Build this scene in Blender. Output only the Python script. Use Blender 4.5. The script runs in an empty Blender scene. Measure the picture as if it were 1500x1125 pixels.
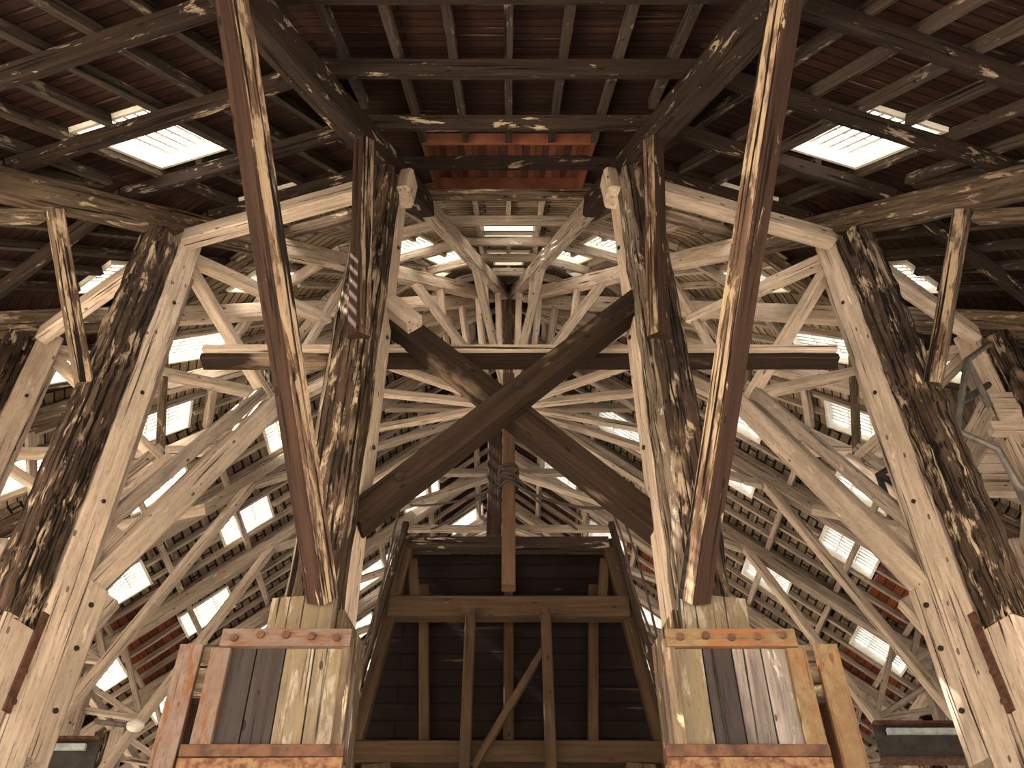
import bpy, math, random
from mathutils import Vector, Matrix
random.seed(11)
sc = bpy.context.scene
COL = sc.collection
U = 1.8                                   # metres per layout unit (half the spacing of the two middle posts)
R2D = math.radians

# ------------------------------------------------------------------ layout of the place
CY = 10.91                                # centre of the rounded end, ahead of the camera
RR = 6.39                                 # post ring radius
AP = 6.31                                 # its apothem
K = .86                                   # roof slope
ZB = 7.25                                 # roof boards above the post ring
C9 = math.cos(R2D(9)); T9 = math.tan(R2D(9))
PITCH = R2D(43.4)

# ------------------------------------------------------------------ node helpers
def nt(name):
    m = bpy.data.materials.new(name); m.use_nodes = True
    t = m.node_tree; t.nodes.clear()
    return m, t
def N(t, typ, **kw):
    n = t.nodes.new(typ)
    for k, v in kw.items(): setattr(n, k, v)
    return n
def L(t, a, b): t.links.new(a, b)
def mixc(t, fac, a, b, blend='MIX'):
    n = N(t, 'ShaderNodeMix', data_type='RGBA', blend_type=blend)
    for s, v in ((n.inputs[0], fac), (n.inputs[6], a), (n.inputs[7], b)):
        if hasattr(v, 'is_output'): L(t, v, s)
        elif isinstance(v, tuple): s.default_value = (*v, 1)
        else: s.default_value = v
    return n.outputs[2]
def ramp(t, fac, lo, hi):
    n = N(t, 'ShaderNodeMapRange', interpolation_type='SMOOTHSTEP')
    L(t, fac, n.inputs[0]); n.inputs[1].default_value = lo; n.inputs[2].default_value = hi
    return n.outputs[0]
def math_(t, op, a, b=None):
    n = N(t, 'ShaderNodeMath', operation=op)
    for s, v in ((n.inputs[0], a), (n.inputs[1], b)):
        if v is None: continue
        if hasattr(v, 'is_output'): L(t, v, s)
        else: s.default_value = v
    return n.outputs[0]
def noise(t, vec, scale, detail=4, rough=.55, dist=0):
    mp = N(t, 'ShaderNodeMapping'); L(t, vec, mp.inputs[0]); mp.inputs[3].default_value = scale
    n = N(t, 'ShaderNodeTexNoise'); L(t, mp.outputs[0], n.inputs[0])
    n.inputs['Scale'].default_value = 1; n.inputs['Detail'].default_value = detail
    n.inputs['Roughness'].default_value = rough; n.inputs['Distortion'].default_value = dist
    return n.outputs[0]
def finish(t, col, rough=.85, bump=None, bstr=.5, bdist=.02, metal=0, spec=.25):
    b = N(t, 'ShaderNodeBsdfPrincipled'); o = N(t, 'ShaderNodeOutputMaterial')
    L(t, col, b.inputs['Base Color']); b.inputs['Roughness'].default_value = rough
    b.inputs['Metallic'].default_value = metal; b.inputs['Specular IOR Level'].default_value = spec
    if bump is not None:
        bn = N(t, 'ShaderNodeBump'); bn.inputs['Strength'].default_value = bstr; bn.inputs['Distance'].default_value = bdist
        L(t, bump, bn.inputs['Height']); L(t, bn.outputs[0], b.inputs['Normal'])
    L(t, b.outputs[0], o.inputs[0])
def obj_vec(t):
    tc = N(t, 'ShaderNodeTexCoord'); oi = N(t, 'ShaderNodeObjectInfo')
    add = N(t, 'ShaderNodeVectorMath', operation='ADD'); L(t, tc.outputs['Object'], add.inputs[0])
    cmb = N(t, 'ShaderNodeCombineXYZ')
    r = math_(t, 'MULTIPLY', oi.outputs['Random'], 53.)
    for i in range(3): L(t, r, cmb.inputs[i])
    L(t, cmb.outputs[0], add.inputs[1])
    return add.outputs[0], oi.outputs['Random']

def wood(name, c1, c2, crack, flake, fl=(.62, .68), cr=(.60, .66), grain=(1.1, 16, 16), bstr=.5, patch=None, var=.25, grim=.42):
    """Sawn or weathered timber, grain along local X."""
    m, t = nt(name); v, rnd = obj_vec(t)
    g = noise(t, v, grain, 6, .6, .3)
    col = mixc(t, ramp(t, g, .32, .68), c1, c2)
    big = noise(t, v, (.5, 1.6, 1.6), 3, .5)
    col = mixc(t, ramp(t, big, .35, .7), col, mixc(t, .55, col, c2))
    if patch:
        pn = noise(t, v, (.55, 1.3, 1.3), 4, .6)
        col = mixc(t, ramp(t, pn, patch[1], patch[1] + .1), col, patch[0])
    f = noise(t, v, (1.7, 7, 7), 7, .68, .4)
    fm = ramp(t, f, fl[0], fl[1])
    col = mixc(t, fm, col, flake)
    k = noise(t, v, (.55, 24, 24), 4, .55, .5)
    km = ramp(t, k, cr[0], cr[1])
    col = mixc(t, km, col, crack)
    # knots and old nail holes
    vo = N(t, 'ShaderNodeTexVoronoi'); mp = N(t, 'ShaderNodeMapping'); L(t, v, mp.inputs[0]); mp.inputs[3].default_value = (2.2, 5, 5)
    L(t, mp.outputs[0], vo.inputs['Vector']); vo.inputs['Scale'].default_value = 1
    hole = math_(t, 'LESS_THAN', vo.outputs['Distance'], .10)
    col = mixc(t, math_(t, 'MULTIPLY', hole, .8), col, crack)
    fine = noise(t, v, (7, 42, 42), 5, .7, .2)
    col = mixc(t, math_(t, 'MULTIPLY', ramp(t, fine, .52, .74), .55), col, crack)
    grime = noise(t, v, (1.0, 2.2, 2.2), 5, .65, .5)
    col = mixc(t, math_(t, 'MULTIPLY', ramp(t, grime, .50, .72), grim), col, mixc(t, .4, c2, crack))
    hsv = N(t, 'ShaderNodeHueSaturation'); L(t, col, hsv.inputs['Color'])
    L(t, math_(t, 'ADD', math_(t, 'MULTIPLY', rnd, 2 * var), 1 - var), hsv.inputs['Value'])
    h = math_(t, 'SUBTRACT', math_(t, 'ADD', math_(t, 'MULTIPLY', g, .7), math_(t, 'MULTIPLY', fm, .25)), math_(t, 'MULTIPLY', km, .8))
    finish(t, hsv.outputs[0], .88, h, bstr, .03, 0, .10)
    return m

def boards(name, c1, c2, gap, streak, row=.2, width=3.2, fl=(.60, .70), mort=.014, var=.0):
    """Roof boarding laid across the rafters: UV in metres, u along the boards."""
    m, t = nt(name)
    tc = N(t, 'ShaderNodeTexCoord'); v = tc.outputs['UV']
    br = N(t, 'ShaderNodeTexBrick'); L(t, v, br.inputs['Vector'])
    br.inputs['Color1'].default_value = (*c1, 1); br.inputs['Color2'].default_value = (*c2, 1); br.inputs['Mortar'].default_value = (*gap, 1)
    br.inputs['Scale'].default_value = 1; br.inputs['Mortar Size'].default_value = mort; br.inputs['Mortar Smooth'].default_value = .2
    br.inputs['Brick Width'].default_value = width; br.inputs['Row Height'].default_value = row; br.offset = .37
    g = noise(t, v, (1.3, 26, 1), 6, .65, .3)
    col = mixc(t, ramp(t, g, .3, .75), br.outputs['Color'], mixc(t, .6, br.outputs['Color'], gap))
    f = noise(t, v, (.9, 11, 1), 6, .62, .5)
    fm = ramp(t, f, fl[0], fl[1])
    col = mixc(t, math_(t, 'MULTIPLY', fm, .75), col, streak)
    col = mixc(t, br.outputs['Fac'], col, gap)
    h = math_(t, 'SUBTRACT', math_(t, 'MULTIPLY', g, .4), br.outputs['Fac'])
    finish(t, col, .9, h, .6, .02, 0, .10)
    return m

def plain(name, col, rough=.7, metal=0, spec=.3, c2=None, sc_=6):
    m, t = nt(name); v, r = obj_vec(t)
    n = noise(t, v, (sc_, sc_, sc_), 5, .6)
    c = mixc(t, ramp(t, n, .35, .68), col, c2 or tuple(x * .6 for x in col))
    finish(t, c, rough, n, .3, .01, metal, spec)
    return m

M = {}
M['pale'] = wood('whitewashed_timber', (0.5704, 0.4596, 0.3674), (0.3686, 0.2903, 0.2244), (0.0384, 0.02688, 0.0192), (0.6762, 0.5632, 0.4712), (.60, .70), (.605, .67), bstr=.5, var=.12, grim=.42)
M['grey'] = wood('weathered_pale_timber', (0.4137, 0.3385, 0.2739), (0.2406, 0.1908, 0.1511), (0.032, 0.02368, 0.01728), (0.5712, 0.4838, 0.4092), (.60, .70), (.60, .67), bstr=.5, var=.16, grim=.48)
M['dark'] = wood('dark_weathered_timber', (0.01612, 0.01054, 0.00806), (0.031, 0.02046, 0.01488), (0.0048, 0.0036, 0.003), (0.306, 0.238, 0.17), (.59, .635), (.58, .66), bstr=.7, var=.25)
M['mixed'] = wood('half_worn_timber', (0.187, 0.136, 0.0935), (0.06, 0.04, 0.0272), (0.0132, 0.009, 0.0066), (0.437, 0.342, 0.2375), (.56, .64), (.58, .66), bstr=.6, var=.2)
M['brown'] = wood('red_brown_timber', (0.0434, 0.02294, 0.0155), (0.02232, 0.0124, 0.00899), (0.0072, 0.0048, 0.0036), (0.32, 0.232, 0.16), (.64, .68), (.57, .64), grain=(.8, 20, 20), bstr=.6, var=.12)
M['gnarl'] = wood('gnarled_old_timber', (0.093, 0.062, 0.04216), (0.024, 0.0156, 0.0114), (0.0063, 0.0049, 0.0042), (0.391, 0.2975, 0.2082), (.53, .62), (.53, .60), grain=(1.4, 13, 13), bstr=1., patch=((.30, .22, .15), .56), var=.15)
M['gnarlpale'] = wood('peeled_gnarled_timber', (0.288, 0.232, 0.176), (0.105, 0.077, 0.056), (0.0098, 0.0077, 0.0063), (0.551, 0.4655, 0.361), (.54, .62), (.55, .62), grain=(1.4, 13, 13), bstr=1., patch=((.09, .06, .045), .60), var=.1)
M['peel'] = wood('peeling_paint_timber', (0.1628, 0.1005, 0.06703), (0.0588, 0.03528, 0.02436), (0.0096, 0.0066, 0.0054), (0.3055, 0.2258, 0.1528), (.46, .55), (.53, .60), grain=(.9, 16, 16), bstr=.8, var=.1)
M['rafter'] = wood('grey_brown_rafter', (0.0612, 0.04608, 0.036), (0.03456, 0.0252, 0.01944), (0.0072, 0.0054, 0.0048), (0.24, 0.192, 0.144), (.57, .65), (.58, .66), bstr=.6, var=.25)
M['tube'] = plain('pale_blue_lamp_casing', (.34, .38, .38), .5)
M['cross'] = wood('oiled_brown_timber', (0.0345, 0.02162, 0.01426), (0.0184, 0.0115, 0.00828), (0.006, 0.004, 0.003), (0.196, 0.147, 0.1015), (.69, .74), (.62, .68), grain=(.7, 18, 18), bstr=.4, patch=((.19, .135, .095), .56), var=.1)
M['gantry'] = wood('ochre_brown_timber', (0.05775, 0.03575, 0.0198), (0.03025, 0.01815, 0.011), (0.0175, 0.01, 0.0065), (0.252, 0.175, 0.098), (.64, .72), (.62, .69), bstr=.4, var=.14)
M['mast'] = wood('orange_brown_timber', (0.12, 0.0708, 0.042), (0.078, 0.045, 0.0282), (0.036, 0.018, 0.012), (0.294, 0.189, 0.119), (.64, .72), (.64, .7), bstr=.3, var=.08)
M['yellow'] = wood('worn_ochre_plank', (0.1555, 0.1166, 0.06696), (0.108, 0.0864, 0.05832), (0.018, 0.0132, 0.01), (0.2186, 0.1853, 0.1473), (.50, .60), (.60, .67), bstr=.5, var=.1)
M['soot'] = wood('blackened_plank', (0.0231, 0.01764, 0.01596), (0.0357, 0.02856, 0.02604), (0.006, 0.005, 0.005), (0.182, 0.161, 0.147), (.66, .74), (.60, .67), bstr=.4, var=.15)
M['silver'] = wood('silvery_grey_plank', (0.2088, 0.1798, 0.1566), (0.088, 0.0715, 0.066), (0.015, 0.0125, 0.011), (0.3432, 0.3036, 0.264), (.58, .68), (.60, .67), bstr=.5, patch=((.07, .055, .05), .55), var=.1)
M['rust'] = plain('rusty_iron', (0.09, 0.0432, 0.024), .85, .0, .2, (0.036, 0.018, 0.012), 9)
M['skirt'] = plain('mottled_rusty_plate', (0.156, 0.09, 0.045), .85, .0, .2, (0.06, 0.021, 0.012), 14)
M['paintrust'] = wood('flaking_painted_iron', (0.1485, 0.11, 0.09075), (0.11, 0.07425, 0.05775), (0.072, 0.033, 0.018), (0.12, 0.051, 0.024), (.50, .58), (.62, .68), grain=(9, 16, 16), bstr=.3, var=.06)
M['ochrerust'] = wood('ochre_painted_iron', (0.1511, 0.1092, 0.05879), (0.09945, 0.06365, 0.03381), (0.084, 0.036, 0.018), (0.1584, 0.0648, 0.0288), (.49, .57), (.60, .68), grain=(9, 16, 16), bstr=.3, var=.06)
M['bolt'] = plain('black_iron', (.03, .024, .02), .7, .3, .3)
M['steel'] = plain('dull_grey_steel', (.22, .20, .18), .55, .5, .4)
M['white'] = wood('white_painted_wood', (.74, .70, .62), (.62, .57, .48), (.2, .16, .12), (.8, .77, .7), (.6, .7), (.68, .74), bstr=.2, var=.06)
M['darksteel'] = plain('dark_steel', (.05, .045, .04), .6, .2, .3)
M['rope'] = plain('dark_rope', (.05, .035, .028), .9)
M['lamp'] = plain('pale_lamp_shell', (.62, .58, .5), .5)
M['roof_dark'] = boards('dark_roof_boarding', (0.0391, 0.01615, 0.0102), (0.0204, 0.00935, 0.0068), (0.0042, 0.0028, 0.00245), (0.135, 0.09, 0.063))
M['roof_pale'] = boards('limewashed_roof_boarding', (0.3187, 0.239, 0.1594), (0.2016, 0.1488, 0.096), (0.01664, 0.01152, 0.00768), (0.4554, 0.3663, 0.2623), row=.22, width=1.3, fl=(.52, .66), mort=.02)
M['roof_grey'] = boards('grey_roof_boarding', (0.1932, 0.1495, 0.105), (0.1125, 0.08475, 0.06), (0.0096, 0.0066, 0.0048), (0.3392, 0.2722, 0.1963), row=.27, width=.62, fl=(.54, .68), mort=.034)
M['roof_red'] = boards('new_red_boarding', (0.198, 0.0522, 0.0234), (0.09, 0.0252, 0.0144), (0.0105, 0.0056, 0.0042), (0.192, 0.072, 0.04), row=.26, width=3.0, fl=(.62, .72), mort=.012)
M['hatch0'] = plain('red_brown_board', (0.124, 0.0341, 0.01612), .7, 0, .3, (0.0806, 0.0217, 0.01116), 3)
M['hatch1'] = plain('dark_red_board', (0.0527, 0.01488, 0.00868), .7, 0, .3, (0.0341, 0.00992, 0.0062), 3)
M['hatch2'] = plain('orange_brown_board', (0.1674, 0.0527, 0.02356), .7, 0, .3, (0.1054, 0.031, 0.01488), 3)
M['redboard'] = M['hatch2']
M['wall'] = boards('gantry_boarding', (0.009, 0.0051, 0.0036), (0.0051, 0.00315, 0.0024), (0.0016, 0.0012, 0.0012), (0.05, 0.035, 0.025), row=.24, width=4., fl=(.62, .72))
M['floor'] = plain('concrete_floor', (.42, .37, .31), .9, 0, .2, (.33, .29, .24), 1.2)

def pane_mat():
    m, t = nt('ribbed_clear_sheet')
    tr = N(t, 'ShaderNodeBsdfTransparent'); tr.inputs[0].default_value = (.62, .64, .65, 1)
    tl = N(t, 'ShaderNodeBsdfTranslucent'); tl.inputs[0].default_value = (.60, .62, .63, 1)
    mx = N(t, 'ShaderNodeMixShader'); mx.inputs[0].default_value = .30
    o = N(t, 'ShaderNodeOutputMaterial')
    L(t, tr.outputs[0], mx.inputs[1]); L(t, tl.outputs[0], mx.inputs[2]); L(t, mx.outputs[0], o.inputs[0])
    return m
M['pane'] = pane_mat()

# ------------------------------------------------------------------ visibility of a point from the photograph's side (only to leave out what is far outside)
cp, sp = math.cos(PITCH), math.sin(PITCH)
def in_view(pts, mx=.10):
    a = 750 / 1417 + mx; b = 562.5 / 1417 + mx
    for x, y, z in pts:
        d = y * cp + z * sp
        if d > .3 and abs(x) < a * d and abs(-y * sp + z * cp) < b * d: return True
    return False
def seg_in_view(p, q, mx=.08):
    p, q = Vector(p), Vector(q)
    return in_view([p.lerp(q, i / 12) for i in range(13)], mx)

# ------------------------------------------------------------------ object helpers
def tag(o, label=None, cat=None, group=None, kind='thing'):
    if label: o['label'] = label
    if cat: o['category'] = cat
    if group: o['group'] = group
    if kind: o['kind'] = kind
    return o
def link(name, me, mat, parent=None):
    o = bpy.data.objects.new(name, me); COL.objects.link(o)
    if mat is not None and not me.materials: me.materials.append(mat)
    if parent: o.parent = parent
    return o
def empty(name, loc):
    o = bpy.data.objects.new(name, None); COL.objects.link(o); o.location = Vector(loc) * U
    o.empty_display_size = .2
    return o
def frame_matrix(p0, p1, up):
    x = (p1 - p0).normalized(); up = Vector(up)
    y = up.cross(x)
    if y.length < 1e-4: y = Vector((0, 1, 0)).cross(x)
    y.normalize(); z = x.cross(y)
    m = Matrix((x, y, z)).transposed().to_4x4(); m.translation = p0
    return m
def bar_mesh(name, ln, w, h, ch=.12, wob=.0, seg=None, taper=1., twist=0):
    """A squared timber along X from 0 to ln with chamfered arrises and a slightly hewn outline (metres)."""
    n = seg or max(1, int(ln / .55))
    c = min(w, h) * ch
    prof = [(-w/2+c, -h/2), (w/2-c, -h/2), (w/2, -h/2+c), (w/2, h/2-c), (w/2-c, h/2), (-w/2+c, h/2), (-w/2, h/2-c), (-w/2, -h/2+c)]
    vs, fs = [], []
    for i in range(n + 1):
        f = i / n; k = 1 + (taper - 1) * f
        jy = random.uniform(-wob, wob); jz = random.uniform(-wob, wob)
        for (a, b) in prof:
            vs.append((ln * f, a * k * (1 + random.uniform(-wob, wob)) + jy * w * .5, b * k * (1 + random.uniform(-wob, wob)) + jz * h * .5))
    for i in range(n):
        for j in range(8):
            a = i * 8 + j; b = i * 8 + (j + 1) % 8
            fs.append((a, b, b + 8, a + 8))
    fs.append(tuple(reversed(range(8)))); fs.append(tuple(n * 8 + j for j in range(8)))
    me = bpy.data.meshes.new(name); me.from_pydata(vs, [], fs); me.update()
    return me
def bar(name, p0, p1, w, h, mat, up=(0, 0, 1), parent=None, wob=.02, ch=.1, taper=1., seg=None):
    """Timber between two layout points; a child is placed relative to its parent's base."""
    a, b = Vector(p0) * U, Vector(p1) * U
    me = bar_mesh(name, (b - a).length, w * U, h * U, ch, wob, seg, taper)
    o = link(name, me, M[mat], parent)
    m = frame_matrix(a, b, up)
    if parent:
        off = Vector((0, 0, 0)); q = parent
        while q: off += q.location if q.type == 'EMPTY' else Vector((0, 0, 0)); q = q.parent
        par = Matrix.Identity(4)
        q = parent; chain = []
        while q: chain.append(q); q = q.parent
        for q in reversed(chain): par = par @ q.matrix_basis
        m = par.inverted() @ m
    o.matrix_basis = m
    return o
def timber(name, p0, p1, w, h, mat, label, cat, group=None, **kw):
    if not seg_in_view(p0, p1): return None
    o = bar(name, p0, p1, w, h, mat, **kw)
    return tag(o, label, cat, group)
def mesh_obj(name, vs, fs, mat, parent=None):
    me = bpy.data.meshes.new(name); me.from_pydata([tuple(Vector(v) * U) for v in vs], [], fs); me.update()
    o = link(name, me, M[mat], parent)
    if parent:
        par = Matrix.Identity(4); q = parent; chain = []
        while q: chain.append(q); q = q.parent
        for q in reversed(chain): par = par @ q.matrix_basis
        o.matrix_basis = par.inverted()
    return o
def tube(name, pts, r, mat, parent=None, sides=8, closed=False):
    P = [Vector(p) * U for p in pts]; r *= U
    vs, fs = [], []
    prev = None
    for i, p in enumerate(P):
        d = (P[min(i+1, len(P)-1)] - P[max(i-1, 0)]).normalized()
        a = d.cross(Vector((0, 0, 1)))
        if a.length < .05: a = d.cross(Vector((0, 1, 0)))
        a.normalize()
        if prev is not None and a.dot(prev) < 0: a = -a
        prev = a; b = d.cross(a)
        for k in range(sides):
            t = 2 * math.pi * k / sides
            vs.append(p + (a * math.cos(t) + b * math.sin(t)) * r)
    for i in range(len(P) - 1):
        for k in range(sides):
            k2 = (k + 1) % sides
            fs.append((i*sides+k, i*sides+k2, (i+1)*sides+k2, (i+1)*sides+k))
    fs.append(tuple(range(sides))); fs.append(tuple((len(P)-1)*sides+k for k in range(sides)))
    me = bpy.data.meshes.new(name); me.from_pydata([tuple(v) for v in vs], [], fs); me.update()
    for q in me.polygons: q.use_smooth = True
    o = link(name, me, M[mat], parent)
    if parent:
        par = Matrix.Identity(4); q = parent; chain = []
        while q: chain.append(q); q = q.parent
        for q in reversed(chain): par = par @ q.matrix_basis
        o.matrix_basis = par.inverted()
    return o
def bolt(p, n, parent, r=.016, mat='bolt', name='bolt'):
    p = Vector(p); n = Vector(n).normalized()
    return bar(name, p - n * .01, p + n * .014, r * 2, r * 2, mat, parent=parent, wob=0, ch=.28, seg=1, up=(.13, .2, .97))

def side_mat(o, d, mat, lim=.55):
    """The faces of a timber that look along d carry another finish."""
    bpy.context.view_layer.update()
    o.data.materials.append(M[mat]); k = len(o.data.materials) - 1
    R = o.matrix_world.to_3x3()
    for p in o.data.polygons:
        if (R @ p.normal).normalized().dot(Vector(d).normalized()) > lim: p.material_index = k
ORD = ['lowest', 'second', 'third', 'fourth', 'fifth', 'sixth', 'seventh', 'eighth', 'ninth', 'tenth', 'eleventh', 'twelfth']
NTH = ['first', 'second', 'third', 'fourth', 'fifth', 'sixth', 'seventh', 'eighth', 'ninth', 'tenth', 'eleventh', 'twelfth', 'thirteenth', 'fourteenth', 'fifteenth', 'sixteenth',
       'seventeenth', 'eighteenth', 'nineteenth', 'twentieth'] + ['twenty-' + w for w in ('first', 'second', 'third', 'fourth', 'fifth', 'sixth', 'seventh', 'eighth', 'ninth')] + ['thirtieth'] \
      + ['thirty-' + w for w in ('first', 'second', 'third', 'fourth', 'fifth', 'sixth', 'seventh', 'eighth', 'ninth')] + ['fortieth']

# ------------------------------------------------------------------ radial and nave frames
class Frame:
    def __init__(s, B, n, t, name, idx, side, nave):
        s.B, s.n, s.t, s.name, s.idx, s.side, s.nave = Vector((*B, 0)), Vector((*n, 0)), Vector((*t, 0)), name, idx, side, nave
    def P(s, r, z, off=0):
        v = s.B + s.n * r + s.t * off; v.z = z
        return v
    def zr(s, r, drop=.39):                 # centre line of the principal rafter
        if s.nave: return ZB + K * r - drop
        return ZB + K * (AP - (RR - r) * C9) - drop
FR = []
for k in range(5):
    for sd in (-1, 1):
        a = R2D(9 + 18 * k) * sd
        FR.append(Frame((RR * math.sin(a), CY - RR * math.cos(a)), (-math.sin(a), math.cos(a)), (math.cos(a), math.sin(a)),
                        f"{NTH[k]} post {'left' if sd < 0 else 'right'} of centre", k, sd, False))
NAVE_L = [.68 + 1.7 * i for i in range(8)]
for i, l in enumerate(NAVE_L):
    for sd in (-1, 1):
        FR.append(Frame((sd * AP, CY + l), (-sd, 0), (0, sd), f"{NTH[i]} nave post on the {'left' if sd < 0 else 'right'}", i, sd, True))

PURLIN_S = [-4.05, -3.2, -2.35, -1.5, -.65, .2, 1.08, 2.0, 2.9, 3.8, 4.7, 5.6]

def build_frame(F):
    up = F.t
    near = not F.nave and F.idx <= 1
    sidew = 'left' if F.side < 0 else 'right'
    # --- post: two timbers side by side, the outer one old and gnarled, the inner one limewashed
    topz = F.zr(0) - .15
    basez = -.9
    if seg_in_view(F.P(0, 2.0), F.P(0, topz)):
        root = empty('timber_post', F.P(0, basez))
        if not F.nave and F.idx == 0:
            lab = f"great timber post {sidew} of centre rising from a planked box, gnarled dark face outward"
        elif not F.nave:
            lab = f"great timber {F.name}, dark gnarled outer half, pale inner half"
        else:
            lab = f"pale timber post in shadow, {F.name}"
        tag(root, lab, 'post', 'posts carrying the roof')
        wt = .27 if not F.nave else .22
        om = 'gnarl'; im = 'pale' if not F.nave else 'grey'  # greyer inner timber puts the shadow on the nave posts into their colour
        bar('outer_timber', F.P(-.13, basez if F.idx == 0 or F.nave else 2.86), F.P(-.11, F.zr(-.23) - .15), wt, .25, om, up=F.n, parent=root, wob=.07, ch=.14, seg=34)['label'] = 'dark gnarled outer timber'
        if not F.nave and F.idx == 0: side_mat(root.children[0], (-1, -.1, 0), 'gnarlpale', .35)
        bar('inner_timber', F.P(.125, basez), F.P(.115, topz), wt * .92, .22, im, up=F.n, parent=root, wob=.012, ch=.06)['label'] = 'pale limewashed inner timber'
        if not F.nave and F.idx >= 1:
            # scarfed cheek piece with a foot for the raking strut
            bar('foot_cleat', F.P(.30, 2.2), F.P(.33, 3.35), wt * .9, .17, 'pale', up=F.n, parent=root, wob=.02, ch=.08)
            for z in (2.5, 2.9, 3.2): bolt(F.P(.30, z, -F.side * wt * .45), -F.t * F.side, root)
            bar('outer_foot', F.P(-.12, basez), F.P(-.12, 2.88), wt * .98, .23, 'pale', up=F.n, parent=root, wob=.02, ch=.06)['label'] = 'pale lower outer timber'
            bar('cheek_timber', F.P(.262, 3.4), F.P(.255, topz - .35), wt * .62, .05, 'grey', up=F.n, parent=root, wob=.02, ch=.08)
            st = bar('iron_strap', F.P(-.02, 2.36, -F.side * (wt * .5 + .012)), F.P(-.0, 2.98, -F.side * (wt * .5 + .012)), .05, .02, 'rust', up=F.t, parent=root, wob=.02, ch=.05)
            for z in (2.42, 2.6, 2.75, 2.92): bolt(F.P(-.01, z, -F.side * (wt * .5 + .02)), -F.t * F.side, st, .02, 'rust')
        for z in (3.9, 4.9, 5.9):
            bolt(F.P(.13, z, -F.side * wt * .46), -F.t * F.side, root, .014)
        if not F.nave and F.idx == 0:
            bar('plank_casing', F.P(-.245, 1.5, -.01), F.P(-.255, 2.60, .0), .33, .06, 'yellow', up=F.n, parent=root, wob=.01, ch=.03)['label'] = 'worn ochre plank casing'
            bar('head_block', F.P(.0, topz - .34, -F.side * .17), F.P(.05, topz - .02, -F.side * .17), .12, .2, 'pale', up=F.n, parent=root, wob=.04, ch=.2)
            bar('plank_casing', F.P(.0, 1.5, -F.side * .175), F.P(.0, 2.55, -F.side * .175), .40, .05, 'mixed', up=F.t, parent=root, wob=.01, ch=.03)
    fn = F.name
    # --- principal rafter in two lengths
    lo = -5.0
    if not F.nave:
        timber('principal_rafter', F.P(lo, F.zr(lo)), F.P(1.15, F.zr(1.15)), .17, .22, 'dark' if F.idx < 1 else 'mixed',
               f"heavy weathered principal rafter, outer length, over the {fn}", 'rafter', 'principal rafters', up=F.n, wob=.03)
        end = RR - .55
        timber('principal_rafter', F.P(1.16, F.zr(1.16)), F.P(end, F.zr(end)), .125, .2, 'pale' if F.idx else 'grey',
               f"pale principal rafter, inner length toward the apex, over the {fn}", 'rafter', 'principal rafters', up=F.n, wob=.02)
    else:
        timber('principal_rafter', F.P(-3.4, F.zr(-3.4)), F.P(AP - .07, F.zr(AP - .07)), .14, .2, 'grey',
               f"pale principal rafter climbing to the ridge over the {fn}", 'rafter', 'principal rafters', up=F.n, wob=.02)
    # --- outer braces, from the post out to the rafter
    if not F.nave:
        r = -2.62; ix = .11 if F.idx == 0 else .0
        tilt = F.t * -F.side - F.n * .8
        o = timber('long_brace', F.P(-.29, 2.56, -F.side * ix), F.P(r, F.zr(r) - .18, -F.side * ix), .125, .12, 'brown',
               f"long red-brown raking brace from the foot of the {fn}", 'brace', 'outer raking braces', up=tilt, wob=.025, ch=.07)
        if o: side_mat(o, tilt, 'peel', .75)
        r = -.72 if F.idx == 0 else -1.0; ix = .07 if F.idx == 0 else 0
        o = timber('short_brace', F.P(-.25, 4.52 if F.idx == 0 else 4.72, -F.side * ix), F.P(r, F.zr(r) - .17, -F.side * ix), .115, .115, 'brown' if F.idx == 0 else 'mixed',
               f"short upright brace near the head of the {fn}, outer side", 'brace', 'outer short braces', up=tilt, wob=.03, ch=.1)
        if o: side_mat(o, tilt, 'peel', .75)
        r = -2.2
        if F.idx >= 1:
            timber('head_strut', F.P(-1.08, F.zr(-1.08) - .26), F.P(r, F.zr(r) - .55), .09, .10, 'mixed',
                   f"small sloping strut outside the short brace by the {fn}", 'strut', up=F.t, wob=.02)
    # --- inner truss
    if not F.nave:
        node = (1.58, 6.03)
        if F.idx >= 1:
            timber('raking_strut', F.P(.27, 3.25), F.P(node[0] + .03, node[1] + .02), .17, .19, 'pale',
                   f"thick pale raking strut leaning inward from the foot of the {fn}", 'strut', 'inner raking struts', up=F.t, wob=.015)
            timber('raking_strut', F.P(.24, 3.75), F.P(node[0] - .10, node[1] + .12), .10, .09, 'grey',
                   f"slender grey strut lying above the thick raking strut of the {fn}", 'strut', 'inner raking struts', up=F.t, wob=.02)
        if F.idx >= 1: timber('cross_strut', F.P(.2, 6.55), F.P(node[0] + .06, node[1] - .06), .095, .11, 'pale',
               f"pale strut sloping down inward from the head of the {fn}", 'strut', 'inner struts', up=F.t, wob=.015)
        q = (2.0, 7.6) if F.idx == 1 else (2.3, 7.45)
        if F.idx >= 1: timber('collar_strut', F.P(.2, 6.62), F.P(q[0] + .08, q[1] + .03), .10, .125, 'pale',
               f"pale collar rising gently inward from the head of the {fn}", 'collar', 'inner collars', up=F.t, wob=.015)
        if F.idx == 1:
            timber('hanger', F.P(2.34, F.zr(2.34) - .1), F.P(1.6, 6.05), .075, .085, 'pale',
                   f"slim pale hanger dropping steeply to the strut joint inside the {fn}", 'hanger', 'hangers', up=F.t, wob=.02)
        if F.idx >= 1:
            timber('hanger', F.P(1.12, F.zr(1.12) - .1), F.P(1.52, 6.0), .075, .07, 'mixed',
                   f"upright worn hanger under the rafter of the {fn}", 'hanger', 'hangers', up=F.t, wob=.02)
        # spokes to the hub
        r0 = 3.55
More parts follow.
